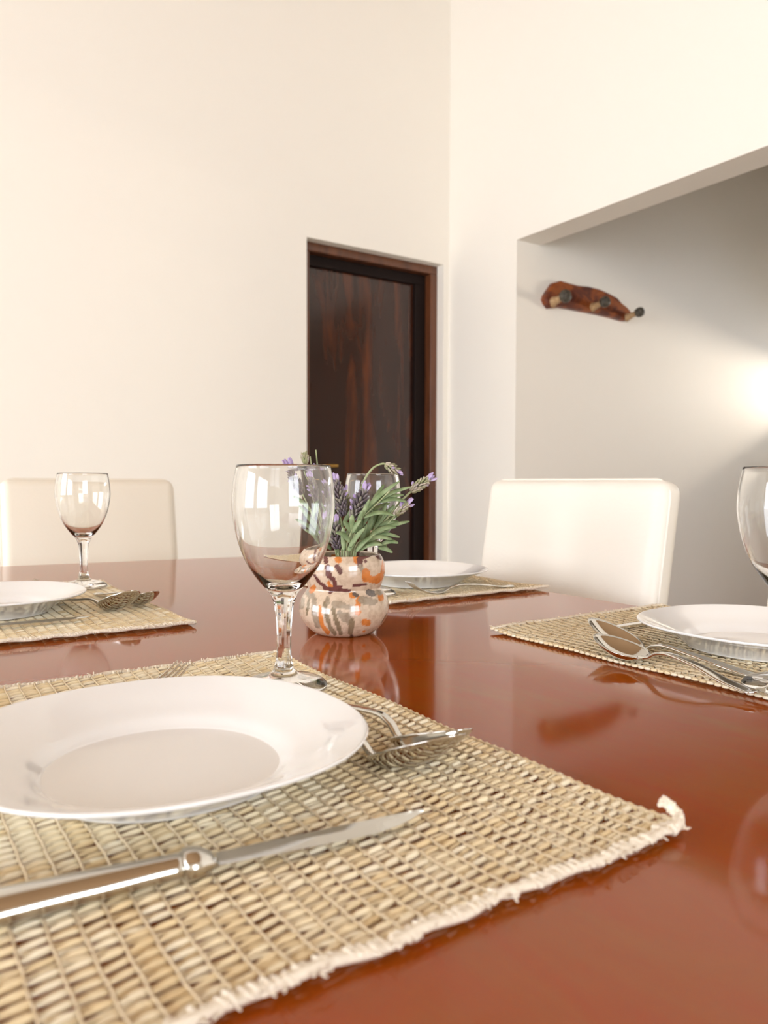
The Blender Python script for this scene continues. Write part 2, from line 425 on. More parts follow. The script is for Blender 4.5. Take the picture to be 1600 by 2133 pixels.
# bound ends: a padded core wrapped with slanted stitches
def binding(sgn):
    vs, fs = [], []
    v0 = sgn * ML / 2
    wob = lambda x: .0011 * math.sin(x * 61 + sgn) + .0007 * math.sin(x * 173 + 2)
    core = [Vector((-MW / 2 - .001 + (MW + .002) * i / 60, v0 + wob(-MW / 2 + MW * i / 60), lift(v0) + .0022 + .0006 * math.sin(i * .7))) for i in range(61)]
    tube_geo(core, .0021, 6, vs=vs, fs=fs)
    nS = 110
    for i in range(nS):
        x = -MW / 2 + MW * (i + rg.uniform(.2, .8)) / nS; wv = wob(x)
        z = lift(v0) + .0026 + rg.uniform(-.0003, .0006)
        a = Vector((x - .0016, v0 - sgn * .0034 + rg.uniform(-.0012, .0012) + wv, z + .0008)); b2 = Vector((x + .0012, v0 + sgn * .0026 + wv + rg.uniform(-.0006, .0008), z - .0006))
        spindle(vs, fs, a, b2, rg.uniform(.0010, .0015), 5, 1.5)
    for i in range(46):            # loose ends
        x = rg.uniform(-MW / 2, MW / 2)
        a = Vector((x, v0 + sgn * .003, lift(v0) + .003)); spindle(vs, fs, a, a + Vector((rg.uniform(-.003, .003), sgn * rg.uniform(.001, .004), rg.uniform(-.001, .002))), .0006, 4)
    o = obj('edge_binding', vs, fs, M_bind); me = o.data; bpy.data.objects.remove(o); return me
bind_me = [binding(1), binding(-1)]
def loops(sgn):                # straw turning round at the ends of the rows
    vs, fs = [], []
    for i in range(NY):
        v = -ML / 2 + (i + .5) * CY
        x = sgn * (MW / 2 + .0012)
        spindle(vs, fs, Vector((x - sgn * .0012, v - CY * .62, lift(v) + .0022)), Vector((x + sgn * .0008, v + CY * .5, lift(v) + .003)), .0017, 6, .9)
    o = obj('edge_braid', vs, fs, M_straw); me = o.data; bpy.data.objects.remove(o); return me
loop_me = [loops(1), loops(-1)]
def placemat(cx, cy, rz, label, seed):
    g = random.Random(seed)
    p = empty('placemat', (cx, cy, ZT), rz); tag(p, label, 'placemat', 'woven straw placemats')
    for i in range(NY):
        v = -ML / 2 + (i + .5) * CY
        share('straw_row', g.choice(rows), p, (0, v, lift(v)), (0, 0, PI if g.random() < .5 else 0) if False else (0, 0, 0))
    for i in range(NX + 1):
        share('warp_thread', thread_me, p, (-MW / 2 + i * CX + g.uniform(-.0005, .0005), 0, 0))
    for me in bind_me: share('edge_binding', me, p)
    for me in loop_me: share('edge_braid', me, p)
    return p
matN = placemat(.167, .440, 0, 'woven straw placemat in the foreground, under the nearest plate and knife', 1)
placemat(.157, 1.078, 0, 'woven straw placemat at the left of the table, under the far left plate', 2)
placemat(.722, .425, PI, 'woven straw placemat at the right edge, under the plate beside two shining spoons', 3)
placemat(.727, 1.076, PI, 'woven straw placemat behind the lavender vase, carrying plate and fork', 4)
# the curled end of the binding at the near corner
tp = [(.140, -.2205, .0055), (.147, -.2190, .0065), (.1515, -.2160, .0075), (.1530, -.2120, .0095), (.1510, -.2090, .0118), (.1488, -.2092, .0128)]
vs, fs = tube_geo(spline(tp, 6), lambda t: .0030 * (1 - .25 * t), 8)
sp = spline(tp, 6)
for i in range(0, len(sp) - 1):
    for k in range(3):
        a = sp[i]; an = rg.uniform(0, 6.28); d = Vector((math.cos(an), math.sin(an), math.sin(an * 1.7))) * .0024
        spindle(vs, fs, a + d, a + d.lerp(sp[i + 1] - a, .5) + Vector((0, 0, .0012)), .0009, 4, 1)
tag(obj('binding_tail', vs, fs, M_bind, matN), 'frayed cotton end curling up at the corner')

# ------------------------------------------------------------ plates
ZM = ZT + .0048                # top of the mats
def superr(n):
    def f(r, z, a):
        c, s = abs(math.cos(a)), abs(math.sin(a))
        k = n(r) if callable(n) else n
        return r / ((c ** k + s ** k) ** (1 / k))
    return f
pl = prof_curve([(.0, .0030), (.04, .0030), (.0655, .0031), (.0700, .0044), (.0775, .0098), (.090, .0150), (.104, .0205), (.1165, .0247), (.1188, .0252)], 6)
pl2 = prof_curve([(.1196, .0246), (.1188, .0232), (.1165, .0222), (.103, .0175), (.090, .0122), (.079, .0062), (.073, .0018), (.0715, .0), (.069, .0), (.0675, .0012), (.04, .0014), (.0, .0014)], 5)
plate_prof = [(r * .925, z) for r, z in pl + pl2]
o = lathe('dinner_plate', plate_prof, M_opal, n=128, shape=superr(lambda r: 2 + .28 * min(1, max(0, (r - .04) / .07))))
plate_me = o.data; bpy.data.objects.remove(o)
# outward normals
bm = bmesh.new(); bm.from_mesh(plate_me); bmesh.ops.remove_doubles(bm, verts=bm.verts, dist=1e-6); bmesh.ops.recalc_face_normals(bm, faces=bm.faces); bm.to_mesh(plate_me); bm.free()
for (x, y, lab) in ((.1330, .4235, 'white rounded-square dinner plate nearest the camera'), (.1163, 1.058, 'white dinner plate cut off at the left edge beyond the near place setting'),
                    (.7336, 1.0077, 'white dinner plate behind the lavender vase, with a fork leaning by it'), (.729, .4256, 'white dinner plate cut off at the right edge beside two spoons')):
    tag(share('dinner_plate', plate_me, None, (x, y, ZM)), lab, 'plate', 'white dinner plates')

# ------------------------------------------------------------ wine glasses
K = .176 / 462
def rows_px(L): return [(r * K, h * K) for r, h in L]
outer = rows_px([(14.4, 100), (14.6, 112), (16, 142), (19.5, 174), (24, 188), (31, 200), (50, 222), (71, 252), (86, 283), (97, 318), (104.5, 360), (105.5, 388), (102.5, 425), (96.5, 458)])
lip = rows_px([(96.3, 460.5), (95.2, 462), (94.0, 461)])
inner = rows_px([(93.4, 456), (99.6, 425), (102.6, 388), (101.4, 360), (93.5, 318), (82, 283), (66, 253), (44, 228), (26, 216), (10, 211), (0, 210)])
foot = rows_px([(14.4, 100), (14.4, 80), (17, 56), (22, 40), (30, 31), (48, 26), (68, 21), (82, 15.5), (89, 9), (90, 5), (88, 1), (84, 0), (60, .4), (30, .8), (0, 1)])
oc = prof_curve(outer, 6); ic = prof_curve(inner, 6); fc = prof_curve(foot, 6)
si = min(range(len(oc)), key=lambda i: abs(oc[i][1] - 186 * K))
def facet(r, z, a):
    h = z / K; f = 0
    if r < 30 * K and 30 < h < 205: f = min(1, (h - 36) / 16, (200 - h) / 14)
    if f <= 0: return r
    n = 8; aa = (a % (2 * PI / n)) - PI / n
    return r * ((1 - f) + f * math.cos(PI / n) / math.cos(aa) * 1.04)
sf = min(range(len(fc)), key=lambda i: abs(fc[i][1] - 38 * K))
gl = {}
def keep(o):
    me = o.data; bpy.data.objects.remove(o)
    return me
gl['bowl'] = keep(lathe('bowl', oc[si:] + lip + ic, M_glass, n=64, shape=facet))
gl['stem'] = keep(lathe('stem', list(reversed(fc[:sf + 1])) + oc[1:si + 1], M_glass, n=64, shape=facet))
gl['foot'] = keep(lathe('foot', list(reversed(fc[sf:])), M_glass, n=64, shape=facet))
for (x, y, rz, lab) in ((.267, .5448, .25, 'large clear wine glass in the foreground in front of the lavender vase'), (.2669, 1.2404, .6, 'clear wine glass on the left in front of the shaded ivory chair'),
                        (.6018, .9373, .1, 'clear wine glass half hidden behind the lavender leaves'), (.5997, .3244, .9, 'clear wine glass cut off by the right edge of the picture')):
    g = empty('wine_glass', (x, y, ZM), rz); tag(g, lab, 'wine glass', 'clear stemmed wine glasses')
    for k in ('bowl', 'stem', 'foot'): share(k, gl[k], g)

# ------------------------------------------------------------ cutlery
def strip(name, line, wid, thick, parent, ns=12, groove=True):
    """flat lofted bar along line; wid, thick: functions of 0..1"""
    vs, fs = [], []; N = len(line)
    for i, p in enumerate(line):
        t = line[min(i + 1, N - 1)] - line[max(i - 1, 0)]; t.normalize()
        s = Vector((-t.y, t.x, 0)).normalized(); u = t.cross(s)
        if u.z < 0: u = -u
        f = i / (N - 1); w_, h_ = wid(f), thick(f)
        for j in range(ns):
            a = 2 * PI * j / ns; c, sn = math.cos(a), math.sin(a)
            yy = math.copysign(abs(c) ** .7, c) * w_; zz = math.copysign(abs(sn) ** .8, sn) * h_
            if groove and sn > .1: zz *= .72 + .5 * abs(c)
            vs.append(p + s * yy + u * zz)
    for i in range(N - 1):
        for j in range(ns):
            j2 = (j + 1) % ns; fs.append((i * ns + j, i * ns + j2, (i + 1) * ns + j2, (i + 1) * ns + j))
    fs.append(tuple(reversed(range(ns)))); fs.append(tuple((N - 1) * ns + j for j in range(ns)))
    return obj(name, vs, fs, M_steel, parent)
def interp(tab):
    def f(t):
        for (a, va), (b2, vb) in zip(tab, tab[1:]):
            if a <= t <= b2:
                q = (t - a) / (b2 - a); q = q * q * (3 - 2 * q); return va + (vb - va) * q
        return tab[-1][1]
    return f
HW = interp([(0, .0036), (.12, .0029), (.35, .0034), (.75, .0066), (.92, .0078), (1, .0030)])
HT = interp([(0, .0016), (.3, .0017), (.8, .0011), (1, .0008)])
def spoon(loc, rz, label, pitch=11, roll=0, dz=0):
    root = empty('spoon', (loc[0], loc[1], ZM + dz), math.radians(rz)); tag(root, label, 'spoon', 'stainless table spoons')
    root.rotation_euler = (math.radians(roll), 0, math.radians(rz))
    a, bb, dep = .0305, .0200, .0098; tp = math.tan(math.radians(pitch))
    vs, fs = [], []; nr, na = 12, 40
    def P(r, an, off):
        x = a * r * math.cos(an); y = bb * r * math.sin(an) * (1 - .16 * r * math.cos(an))
        z = -dep * (1 - r ** 2.3) + x * tp + off
        return Vector((x, y, z))
    zmin = min(P(r / nr, an * .3, 0).z for r in range(nr + 1) for an in range(22)) - .0013
    for off, rev in ((0, False), (-.0013, True)):
        k = len(vs); vs.append(P(0, 0, off - zmin))
        for r in range(1, nr + 1):
            for j in range(na): vs.append(P(r / nr * (1 if not rev else 1.004), 2 * PI * j / na, off - zmin + (.0004 if rev and r == nr else 0)))
        for j in range(na):
            f = (k, k + 1 + j, k + 1 + (j + 1) % na); fs.append(f if not rev else f[::-1])
        for r in range(nr - 1):
            for j in range(na):
                q = k + 1 + r * na; f = (q + j, q + na + j, q + na + (j + 1) % na, q + (j + 1) % na)
                fs.append(f if not rev else f[::-1])
    k1 = 1 + (nr - 1) * na; k2 = 1 + nr * na + k1
    for j in range(na): fs.append((k1 + j, k2 + j, k2 + (j + 1) % na, k1 + (j + 1) % na))
    obj('bowl', vs, fs, M_steel, root)
    zn = -zmin - a * tp - .0006
    line = spline([(-a + .006, 0, zn - .0005), (-a - .004, 0, zn + .0012), (-a - .014, 0, zn + .0066), (-a - .028, 0, zn + .0086), (-a - .055, 0, zn + .0055), (-a - .082, 0, .0050), (-a - .104, 0, .0022), (-a - .112, 0, .0030)], 6)
    strip('handle', line, HW, HT, root)
    return root
spoon((.2470, .3417), -78.5, 'stainless spoon of the near place setting, closest to the near plate', 24, -9)
spoon((.2696, .3578), -91, 'stainless spoon of the near place setting, nearest the mat edge', 20, -7)
spoon((.6069, .5018), 92, 'stainless spoon on the right mat, nearer to the right plate', 20)
spoon((.5760, .4700), 84, 'stainless spoon on the right mat, nearer to the mat edge', 10)
spoon((.2500, .9800), -68, 'stainless spoon with large bowl on the far left mat', 24, -14)
spoon((.2890, 1.0040), -80, 'stainless spoon mostly hidden behind another on the far left mat', 18)

def fork(loc, rz, label, pitch=0):
    root = empty('fork', (loc[0], loc[1], ZM), math.radians(rz)); tag(root, label, 'fork', 'stainless forks')
    # x = 0 at the root of the tines
    strip('head', spline([(-.020, 0, .0050), (-.010, 0, .0032), (0.0, 0, .0022), (.008, 0, .0026)], 6), interp([(0, .0035), (.45, .0095), (1, .0112)]), lambda t: .0011, root, groove=False)
    for i in range(4):
        y = (i - 1.5) * .0062
        strip('tine', spline([(.005, y, .0023), (.02, y, .0050), (.036, y * .98, .0115), (.048, y * .95, .0205)], 5), interp([(0, .0020), (.6, .0016), (1, .0008)]), interp([(0, .0011), (1, .0007)]), root, 8, False)
    strip('handle', spline([(-.017, 0, .0045), (-.028, 0, .0085), (-.045, 0, .0105), (-.085, 0, .0075), (-.118, 0, .0030), (-.136, 0, .0020), (-.144, 0, .0028)], 6), HW, HT, root)
    return root
fork((.154, .576), 14, 'fork peeking out behind the nearest plate, tines up')
fork((.148, 1.205), 8, 'fork tips showing behind the far left plate')
fork((.684, .892), 177, 'fork lying in front of the plate behind the vase')

def knife(loc, rz, label):
    root = empty('table_knife', (loc[0], loc[1], ZM), math.radians(rz)); tag(root, label, 'knife', 'stainless table knives')
    # x = 0 at the collar, blade along +x, handle along -x
    vs, fs = [], []; N, ns = 22, 20
    def lo(rows, ns=20):
        vs, fs = [], []
        for x, w_, h_, zc in rows:
            for j in range(ns):
                a = 2 * PI * j / ns; c, s = math.cos(a), math.sin(a)
                vs.append((x, math.copysign(abs(c) ** .92, c) * w_, zc + math.copysign(abs(s) ** .92, s) * h_))
        for i in range(len(rows) - 1):
            for j in range(ns):
                j2 = (j + 1) % ns; fs.append((i * ns + j, (i + 1) * ns + j, (i + 1) * ns + j2, i * ns + j2))
        fs.append(tuple(range(ns))); fs.append(tuple((len(rows) - 1) * ns + j for j in reversed(range(ns))))
        return vs, fs
    hw = interp([(0, .0062), (.06, .0066), (.4, .0084), (.85, .0105), (.96, .0096), (1, .004)])
    hh = interp([(0, .0046), (.4, .0052), (.85, .0056), (.96, .0052), (1, .002)])
    obj('handle', *lo([(-.004 - .098 * t / N, hw(t / N), hh(t / N), .0058) for t in range(N + 1)]), M_steel, root)
    obj('collar', *lo([(-.0055, .0060, .0044, .0058), (-.004, .0078, .0058, .0058), (-.001, .0082, .0060, .0058), (.002, .0078, .0056, .0058), (.006, .0058, .0036, .0056), (.009, .0048, .0022, .0052)]), M_steel, root)
    rows_ = []
    vs, fs = [], []; n = 26; L = .1085
    for i in range(n + 1):
        t = i / n; x = .004 + L * t
        top = .0050 + .0012 * math.sin(t * PI * .6)
        bot = -.0040 - .0028 * math.sin(min(t / .8, 1) * PI * .5)
        if t > .62: q = (t - .62) / .38; bot = bot + (top - .0006 - bot) * q ** 2.2
        zc = .0046 - .0012 * t
        th = .0011 * (1 - .4 * t)
        vs += [(x, top, zc - th), (x, top, zc + th), (x, (top + bot) / 2 + .001, zc + th * .9), (x, bot, zc - .0001), (x, (top + bot) / 2 + .001, zc - th * .9)]
    for i in range(n):
        for j in range(5):
            j2 = (j + 1) % 5; fs.append((i * 5 + j, (i + 1) * 5 + j, (i + 1) * 5 + j2, i * 5 + j2))
    fs.append(tuple(range(5))); fs.append(tuple(n * 5 + j for j in reversed(range(5))))
    b_ = obj('blade', vs, fs, M_steel, root, smooth=False)
    return root
knife((.107, .3018), -6.2, 'table knife lying in front of the nearest plate')
knife((.098, .936), 1.5, 'table knife lying in front of the far left plate')
knife((.780, .560), 177, 'table knife half hidden under the rim behind the right-hand spoons')

# ------------------------------------------------------------ vase
vb = CAM + ray(717, 1318) * ((ZT + .0 - CAM.z) / ray(717, 1318).z)
VB = Vector((vb.x, vb.y, ZT))
VD = (VB - CAM).dot(Fw)        # depth of the vase
vrow = [(0, .0), (.022, .0), (.0305, .0012), (.0395, .0075), (.0470, .0175), (.0496, .0275), (.0478, .0385), (.0425, .0472), (.0398, .0512), (.0412, .0560), (.0444, .0655), (.0451, .0740), (.0436, .0815), (.0408, .0868), (.0392, .0885), (.0374, .0884), (.0362, .0868), (.0395, .0800), (.0405, .0730), (.0395, .0640), (.0350, .0520), (.0430, .0300), (.0400, .0120), (.0200, .0060), (0, .0060)]
vp = prof_curve(vrow, 8)
def vshape(r, z, a):
    return r * (1 + .012 * math.sin(2 * a + 1 + z * 30) + .006 * math.sin(5 * a + z * 90))
NV = 224
vo = lathe('vase', vp, M_vase, n=NV, shape=vshape)
vo.location = VB
tag(vo, 'squat double-bulge ceramic vase with brown and orange glaze drips', 'vase')
vw = math.atan2(-VB.y, -VB.x)   # direction facing the camera
# glaze blobs: polylines in picture pixels with a width in pixels, mapped onto the bulges
cream, dk, org, gry, olv, dkg = (206, 184, 160), (104, 66, 62), (208, 128, 66), (158, 142, 122), (134, 118, 94), (96, 84, 76)
def vpx(cx, cy): return (600 + cx / 6.4, 1140 + cy / 6.4)
blobs = [
 (dk, 26, [(500, 120), (505, 200)]), (dk, 34, [(525, 260), (545, 380)]), (dk, 28, [(545, 380), (610, 440), (640, 520)]), (dk, 20, [(620, 525), (710, 520)]), (dk, 30, [(600, 90), (560, 100)]),
 (dk, 34, [(655, 265), (695, 325)]), (org, 40, [(665, 160), (680, 165)]), (dk, 18, [(350, 370), (430, 480), (500, 530)]), (org, 22, [(540, 470), (570, 520)]),
 (org, 34, [(900, 100), (915, 190)]), (dk, 34, [(955, 160), (965, 250)]), (dk, 22, [(975, 150), (1100, 100)]), (gry, 26, [(960, 250), (1000, 310)]), (dk, 16, [(1035, 185), (1037, 188)]),
 (org, 50, [(1040, 330), (1040, 420)]), (org, 46, [(1040, 420), (1170, 440), (1230, 390)]), (org, 26, [(1230, 390), (1275, 300), (1275, 190)]), (dk, 38, [(1190, 90), (1230, 130)]), (dk, 16, [(870, 515), (1040, 490)]), (dk, 22, [(480, 545), (820, 580)]),
 (gry, 44, [(265, 590), (310, 650)]), (org, 30, [(310, 580), (345, 530)]), (olv, 16, [(280, 700), (250, 900)]), (gry, 30, [(190, 700), (180, 800)]), (gry, 34, [(345, 700), (350, 900), (400, 1050)]),
 (org, 26, [(420, 800), (440, 980), (480, 1080), (530, 1140)]), (olv, 26, [(490, 760), (510, 900), (560, 1060), (620, 1150)]), (gry, 26, [(525, 680), (530, 740)]), (olv, 28, [(600, 830), (640, 960), (700, 1140)]),
 (gry, 46, [(630, 760), (730, 770)]), (gry, 30, [(730, 780), (850, 810)]), (gry, 40, [(690, 880), (760, 960)]), (gry, 46, [(780, 920), (840, 1000)]), (olv, 34, [(850, 980), (830, 1130)]),
 (org, 36, [(850, 635), (870, 640)]), (dkg, 26, [(880, 620), (915, 640)]), (dkg, 40, [(1080, 605), (1130, 620)]), (org, 34, [(1235, 650), (1240, 690)]), (gry, 30, [(1190, 600), (1240, 600)]),
 (org, 34, [(950, 690), (930, 780), (935, 870)]), (gry, 50, [(990, 700), (1100, 720)]), (gry, 34, [(1110, 740), (1160, 720)]), (org, 44, [(1020, 1000), (1060, 1010)]), (olv, 20, [(1320, 900), (1250, 1050), (1120, 1150)]), (org, 14, [(1010, 1120), (1012, 1122)]), (dkg, 20, [(850, 1180), (850, 1210)]), (dk, 26, [(560, 600), (600, 560)]),
]
me = vo.data; ca = me.color_attributes.new('glaze', 'FLOAT_COLOR', 'POINT')
rb = random.Random(11)
segs = []
for col, wd, pl_ in blobs:
    pl_ = [vpx(*p) for p in pl_]
    for a, b2 in zip(pl_, pl_[1:]): segs.append((col, wd / 6.4 * 1.08, a, b2))
hidden = []                    # the sides turned away carry drips of the same kind
for i in range(46):
    an = rb.uniform(1.0, 5.3); z = rb.uniform(.01, .085); hidden.append((rb.choice([dk, org, gry, gry, olv]), an, z, rb.uniform(.003, .007), rb.uniform(.006, .02)))
cols = []
iw = Vector((Rr.x, Rr.y, 0))
for v in me.vertices:
    p = VB + v.co; d = p - CAM; dd = d.dot(Fw); x = 800 + F_PX * d.dot(R2) / dd; y = 1066.5 - F_PX * d.dot(U2) / dd
    an = (math.atan2(v.co.y, v.co.x) - vw) % (2 * PI); front = math.cos(an) > .12
    c = cream
    wx = 2.2 * math.sin(v.co.z * 420 + an * 7) + 1.2 * math.sin(v.co.z * 900 - an * 19)
    if front:
        best = 0
        for col, r, a, b2 in segs:
            ax, ay = b2[0] - a[0], b2[1] - a[1]; L2 = ax * ax + ay * ay
            t = 0 if L2 == 0 else max(0, min(1, ((x - a[0]) * ax + (y - a[1]) * ay) / L2))
            q = math.hypot(x - a[0] - t * ax, y - a[1] - t * ay) / max(.6, r + .22 * wx)
            if q < 1: c = col
    else:
        for col, a, z, wa, hz in hidden:
            if (((an - a) * .046) / wa) ** 2 + ((v.co.z - z) / hz) ** 2 < 1 + .2 * wx: c = col
    cols += list(srgb(*c))
ca.data.foreach_set('color', cols)

# ------------------------------------------------------------ lavender
def Q(px, py, off=0):          # near the vase, off metres behind (+) or before (-) its axis
    return at_depth(px, py, VD + off) - VB
def leaf_geo(pts, wmax):
    line = spline(pts, 5); N = len(line); vs, fs = [], []
    view = -Fw
    for i, p in enumerate(line):
        t = (line[min(i + 1, N - 1)] - line[max(i - 1, 0)]).normalized()
        s = t.cross(view + Vector((0, 0, .8))).normalized(); u = s.cross(t)
        if u.z < 0: u = -u
        f = i / (N - 1); w_ = wmax * (math.sin(PI * min(1, f * .88 + .10)) ** .6)
        th = .00035
        vs += [p - s * w_ + u * (w_ * .35), p + u * th - u * 0, p + s * w_ + u * (w_ * .35), p + s * w_ * .98 + u * (w_ * .35 - th * 2), p - u * th * 3, p - s * w_ * .98 + u * (w_ * .35 - th * 2)]
    for i in range(N - 1):
        for j in range(6):
            j2 = (j + 1) % 6; fs.append((i * 6 + j, i * 6 + j2, (i + 1) * 6 + j2, (i + 1) * 6 + j))
    fs.append((0, 1, 2, 3, 4, 5)[::-1]); k = (N - 1) * 6; fs.append(tuple(range(k, k + 6)))
    return vs, fs
rl = random.Random(5)
def sprig(name, label, group, stem, leaves=(), head=None, petals=0, headmat=None, rs=.0011):
    root = empty(name, VB + Vector((0, 0, .06))); base = Vector((0, 0, .06))
    tag(root, label, 'lavender', group)
    st = [p - base for p in stem]
    tube('stem', spline(st, 6), lambda t: rs * (1 - .25 * t), M_stem, root, 6)
    for pts, w_ in leaves:
        vs, fs = leaf_geo([p - base for p in pts], w_); obj('leaf', vs, fs, M_leaf, root)
    if head:
        a, b2, r = head; a = a - base; b2 = b2 - base; ax = b2 - a; L = ax.length; t = ax.normalized()
        s = t.cross(Vector((.3, .2, 1))).normalized(); u = s.cross(t)
        vs, fs = [], []
        nw = max(4, int(L / .0032))
        for i in range(nw):
            f = (i + .3) / nw; rad = r * (.62 + .5 * math.sin(PI * min(1, f * .9 + .12))) * (1 if f < .8 else 1 - .35 * (f - .8) / .2)
            for j in range(8):
                an = 2 * PI * (j + .5 * (i % 2)) / 8 + rl.uniform(-.15, .15); d = s * math.cos(an) + u * math.sin(an)
                p = a + ax * f
                spindle(vs, fs, p + d * rad * .35 - t * .001, p + d * rad + t * rl.uniform(.0034, .0052), .0014, 5, .9)
        hd_ = obj('flower_spike', vs, fs, headmat or M_calyx, root)
        for k in range(petals):
            an = 2 * PI * k / max(petals, 1) + rl.uniform(-.3, .3); d = s * math.cos(an) + u * math.sin(an); p = b2 - t * .002
            q = p + t * rl.uniform(.008, .013) + d * rl.uniform(.002, .006)
            vs, fs = leaf_geo([p, p.lerp(q, .5) + d * .001, q], .0019); obj('petal', vs, fs, M_petal, hd_)
        for k in range(int(petals * .8)):
            f = rl.uniform(.15, .8); an = rl.uniform(0, 6.28); d = s * math.cos(an) + u * math.sin(an); p = a + ax * f + d * r * .9
            q = p + d * .004 + t * .003; vs, fs = leaf_geo([p, p.lerp(q, .5), q], .0016); obj('petal', vs, fs, M_petal, hd_)
    return root
GF = 'lavender flowers in the vase'; GL = 'leafy lavender stems in the vase'
def inside(dx=0, dy=0): return Vector((dx, dy, .012))
sprig('lavender_sprig', 'tall lavender spike with purple tip leaning left behind the wine glass rim', GF, [inside(-.005, 0), Q(700, 1150), Q(660, 1080), Q(634, 1030)], head=(Q(634, 1030), Q(606, 972), .0068), petals=6)
sprig('lavender_sprig', 'upright lavender stem ending in a pale green bud', GF, [inside(-.004, .004), Q(702, 1150, .005), Q(668, 1050, .004), Q(638, 966)], head=(Q(637, 966), Q(634, 946), .0042), headmat=M_bud)
sprig('lavender_sprig', 'bare cut lavender stem standing upright above the glass rim', GF, [inside(-.002, .006), Q(705, 1150, .01), Q(672, 1050, .01), Q(658, 937, .008)])
sprig('lavender_sprig', 'short bare cut stem beside the pale bud', GF, [inside(-.006, .002), Q(702, 1150, .012), Q(662, 1050, .01), Q(646, 951, .008)])
sprig('lavender_sprig', 'lavender spike with lilac tip seen through the right side of the front glass', GF, [inside(-.002, .0), Q(706, 1150), Q(690, 1100, -.004), Q(668, 1040, -.004)], head=(Q(670, 1046, -.004), Q(655, 985, -.004), .0062), petals=5)
sprig('lavender_sprig', 'lavender spike with violet tip just right of the front glass', GF, [inside(.002, -.002), Q(712, 1150, -.006), Q(716, 1100, -.008)], head=(Q(716, 1075, -.008), Q(700, 1002, -.008), .0070), petals=6)
sprig('lavender_sprig', 'dark plump lavender spike with bright purple crown at the centre', GF, [inside(.002, .002), Q(716, 1150, -.01), Q(728, 1100, -.014), Q(738, 1075, -.015)], head=(Q(736, 1082, -.015), Q(760, 1022, -.016), .0086), petals=9)
sprig('lavender_sprig', 'arching lavender stem with a nodding grey bud', GF, [inside(.004, .004), Q(728, 1150, .006), Q(742, 1060, .006), Q(757, 1005, .006), Q(776, 976, .006), Q(797, 966, .006), Q(808, 970, .006)], head=(Q(802, 967, .006), Q(828, 981, .006), .0052), petals=2, headmat=M_bud, rs=.0016)
sprig('lavender_sprig', 'lavender spike pointing far out to the right', GF, [inside(.006, .0), Q(740, 1150), Q(790, 1100, -.004), Q(830, 1050, -.006), Q(858, 1022, -.006)], head=(Q(856, 1024, -.006), Q(892, 998, -.006), .0056), petals=4, headmat=M_bud, rs=.0016)
sprig('lavender_sprig', 'small pale lavender bud on the right below the long spike', GF, [inside(.006, -.002), Q(738, 1150, -.004), Q(790, 1110, -.01), Q(826, 1070, -.012)], head=(Q(824, 1072, -.012), Q(848, 1052, -.012), .0042), petals=3, headmat=M_bud)
sprig('lavender_sprig', 'stubby lavender spike low at the vase rim beside the front glass', GF, [inside(-.002, -.004), Q(704, 1152, -.024)], head=(Q(704, 1144, -.024), Q(697, 1090, -.022), .0075), petals=6)
sprig('lavender_sprig', 'grey-green lavender spike between the violet tip and the centre', GF, [inside(.0, .0), Q(712, 1150, -.004), Q(722, 1090, 0)], head=(Q(722, 1066, 0), Q(716, 1025, 0), .0060), petals=3, headmat=M_bud)
def LF(*pts, w=.0026): return ([Q(*p) for p in pts], w)
def arc(a, b2, o0=0, o1=0, sag=8):
    mx_, my_ = (a[0] + b2[0]) / 2, (a[1] + b2[1]) / 2
    return [(a[0], a[1], o0), (mx_, my_ - sag, (o0 + o1) / 2), (b2[0], b2[1], o1)]
def leafset(L, w=.0027): return [LF(*arc(a, b2, o, o1, sg), w=w) for a, b2, o, o1, sg in L]
sprig('lavender_leaf_sprig', 'leafy lavender stem rising right through the middle of the bunch', GL, [inside(.004, .0), Q(733, 1150, -.018), Q(747, 1090, -.022), Q(790, 1045, -.022), Q(812, 1022, -.022)],
      leafset([((747, 1077), (833, 1002), -.022, -.02, 6), ((758, 1068), (857, 1014), -.02, -.016, 10), ((785, 1048), (841, 1031), -.02, -.012, 5), ((794, 1046), (848, 1046), -.022, -.014, 6), ((758, 1078), (822, 1074), -.026, -.03, 8), ((746, 1090), (770, 1040), -.022, -.03, 0), ((770, 1062), (800, 1010), -.02, -.01, 3), ((740, 1110), (756, 1062), -.024, -.03, 2)]))
sprig('lavender_leaf_sprig', 'leafy lavender stem bending low to the right over the vase rim', GL, [inside(.006, -.002), Q(738, 1150, -.024), Q(765, 1122, -.030), Q(800, 1106, -.030)],
      leafset([((753, 1130), (833, 1119), -.028, -.026, 12), ((762, 1128), (818, 1124), -.032, -.036, 7), ((747, 1148), (797, 1135), -.034, -.04, 7), ((788, 1141), (818, 1151), -.03, -.03, 2), ((795, 1134), (830, 1131), -.032, -.034, 4), ((775, 1110), (853, 1086), -.028, -.02, 2), ((770, 1118), (826, 1098), -.03, -.03, 6), ((742, 1149), (775, 1118), -.036, -.04, 4)]))
sprig('lavender_leaf_sprig', 'leafy lavender stem with upright young leaves near the centre', GL, [inside(.0, -.004), Q(722, 1150, -.028), Q(731, 1110, -.034), Q(736, 1095, -.034)],
      leafset([((726, 1148), (747, 1112), -.034, -.04, 0), ((731, 1106), (734, 1072), -.034, -.04, 0), ((733, 1110), (752, 1084), -.034, -.042, 2), ((717, 1147), (714, 1099), -.03, -.034, 0), ((731, 1108), (716, 1086), -.034, -.038, 2), ((730, 1130), (700, 1110), -.034, -.04, 6), ((728, 1140), (760, 1100), -.036, -.045, 2)], .0030))
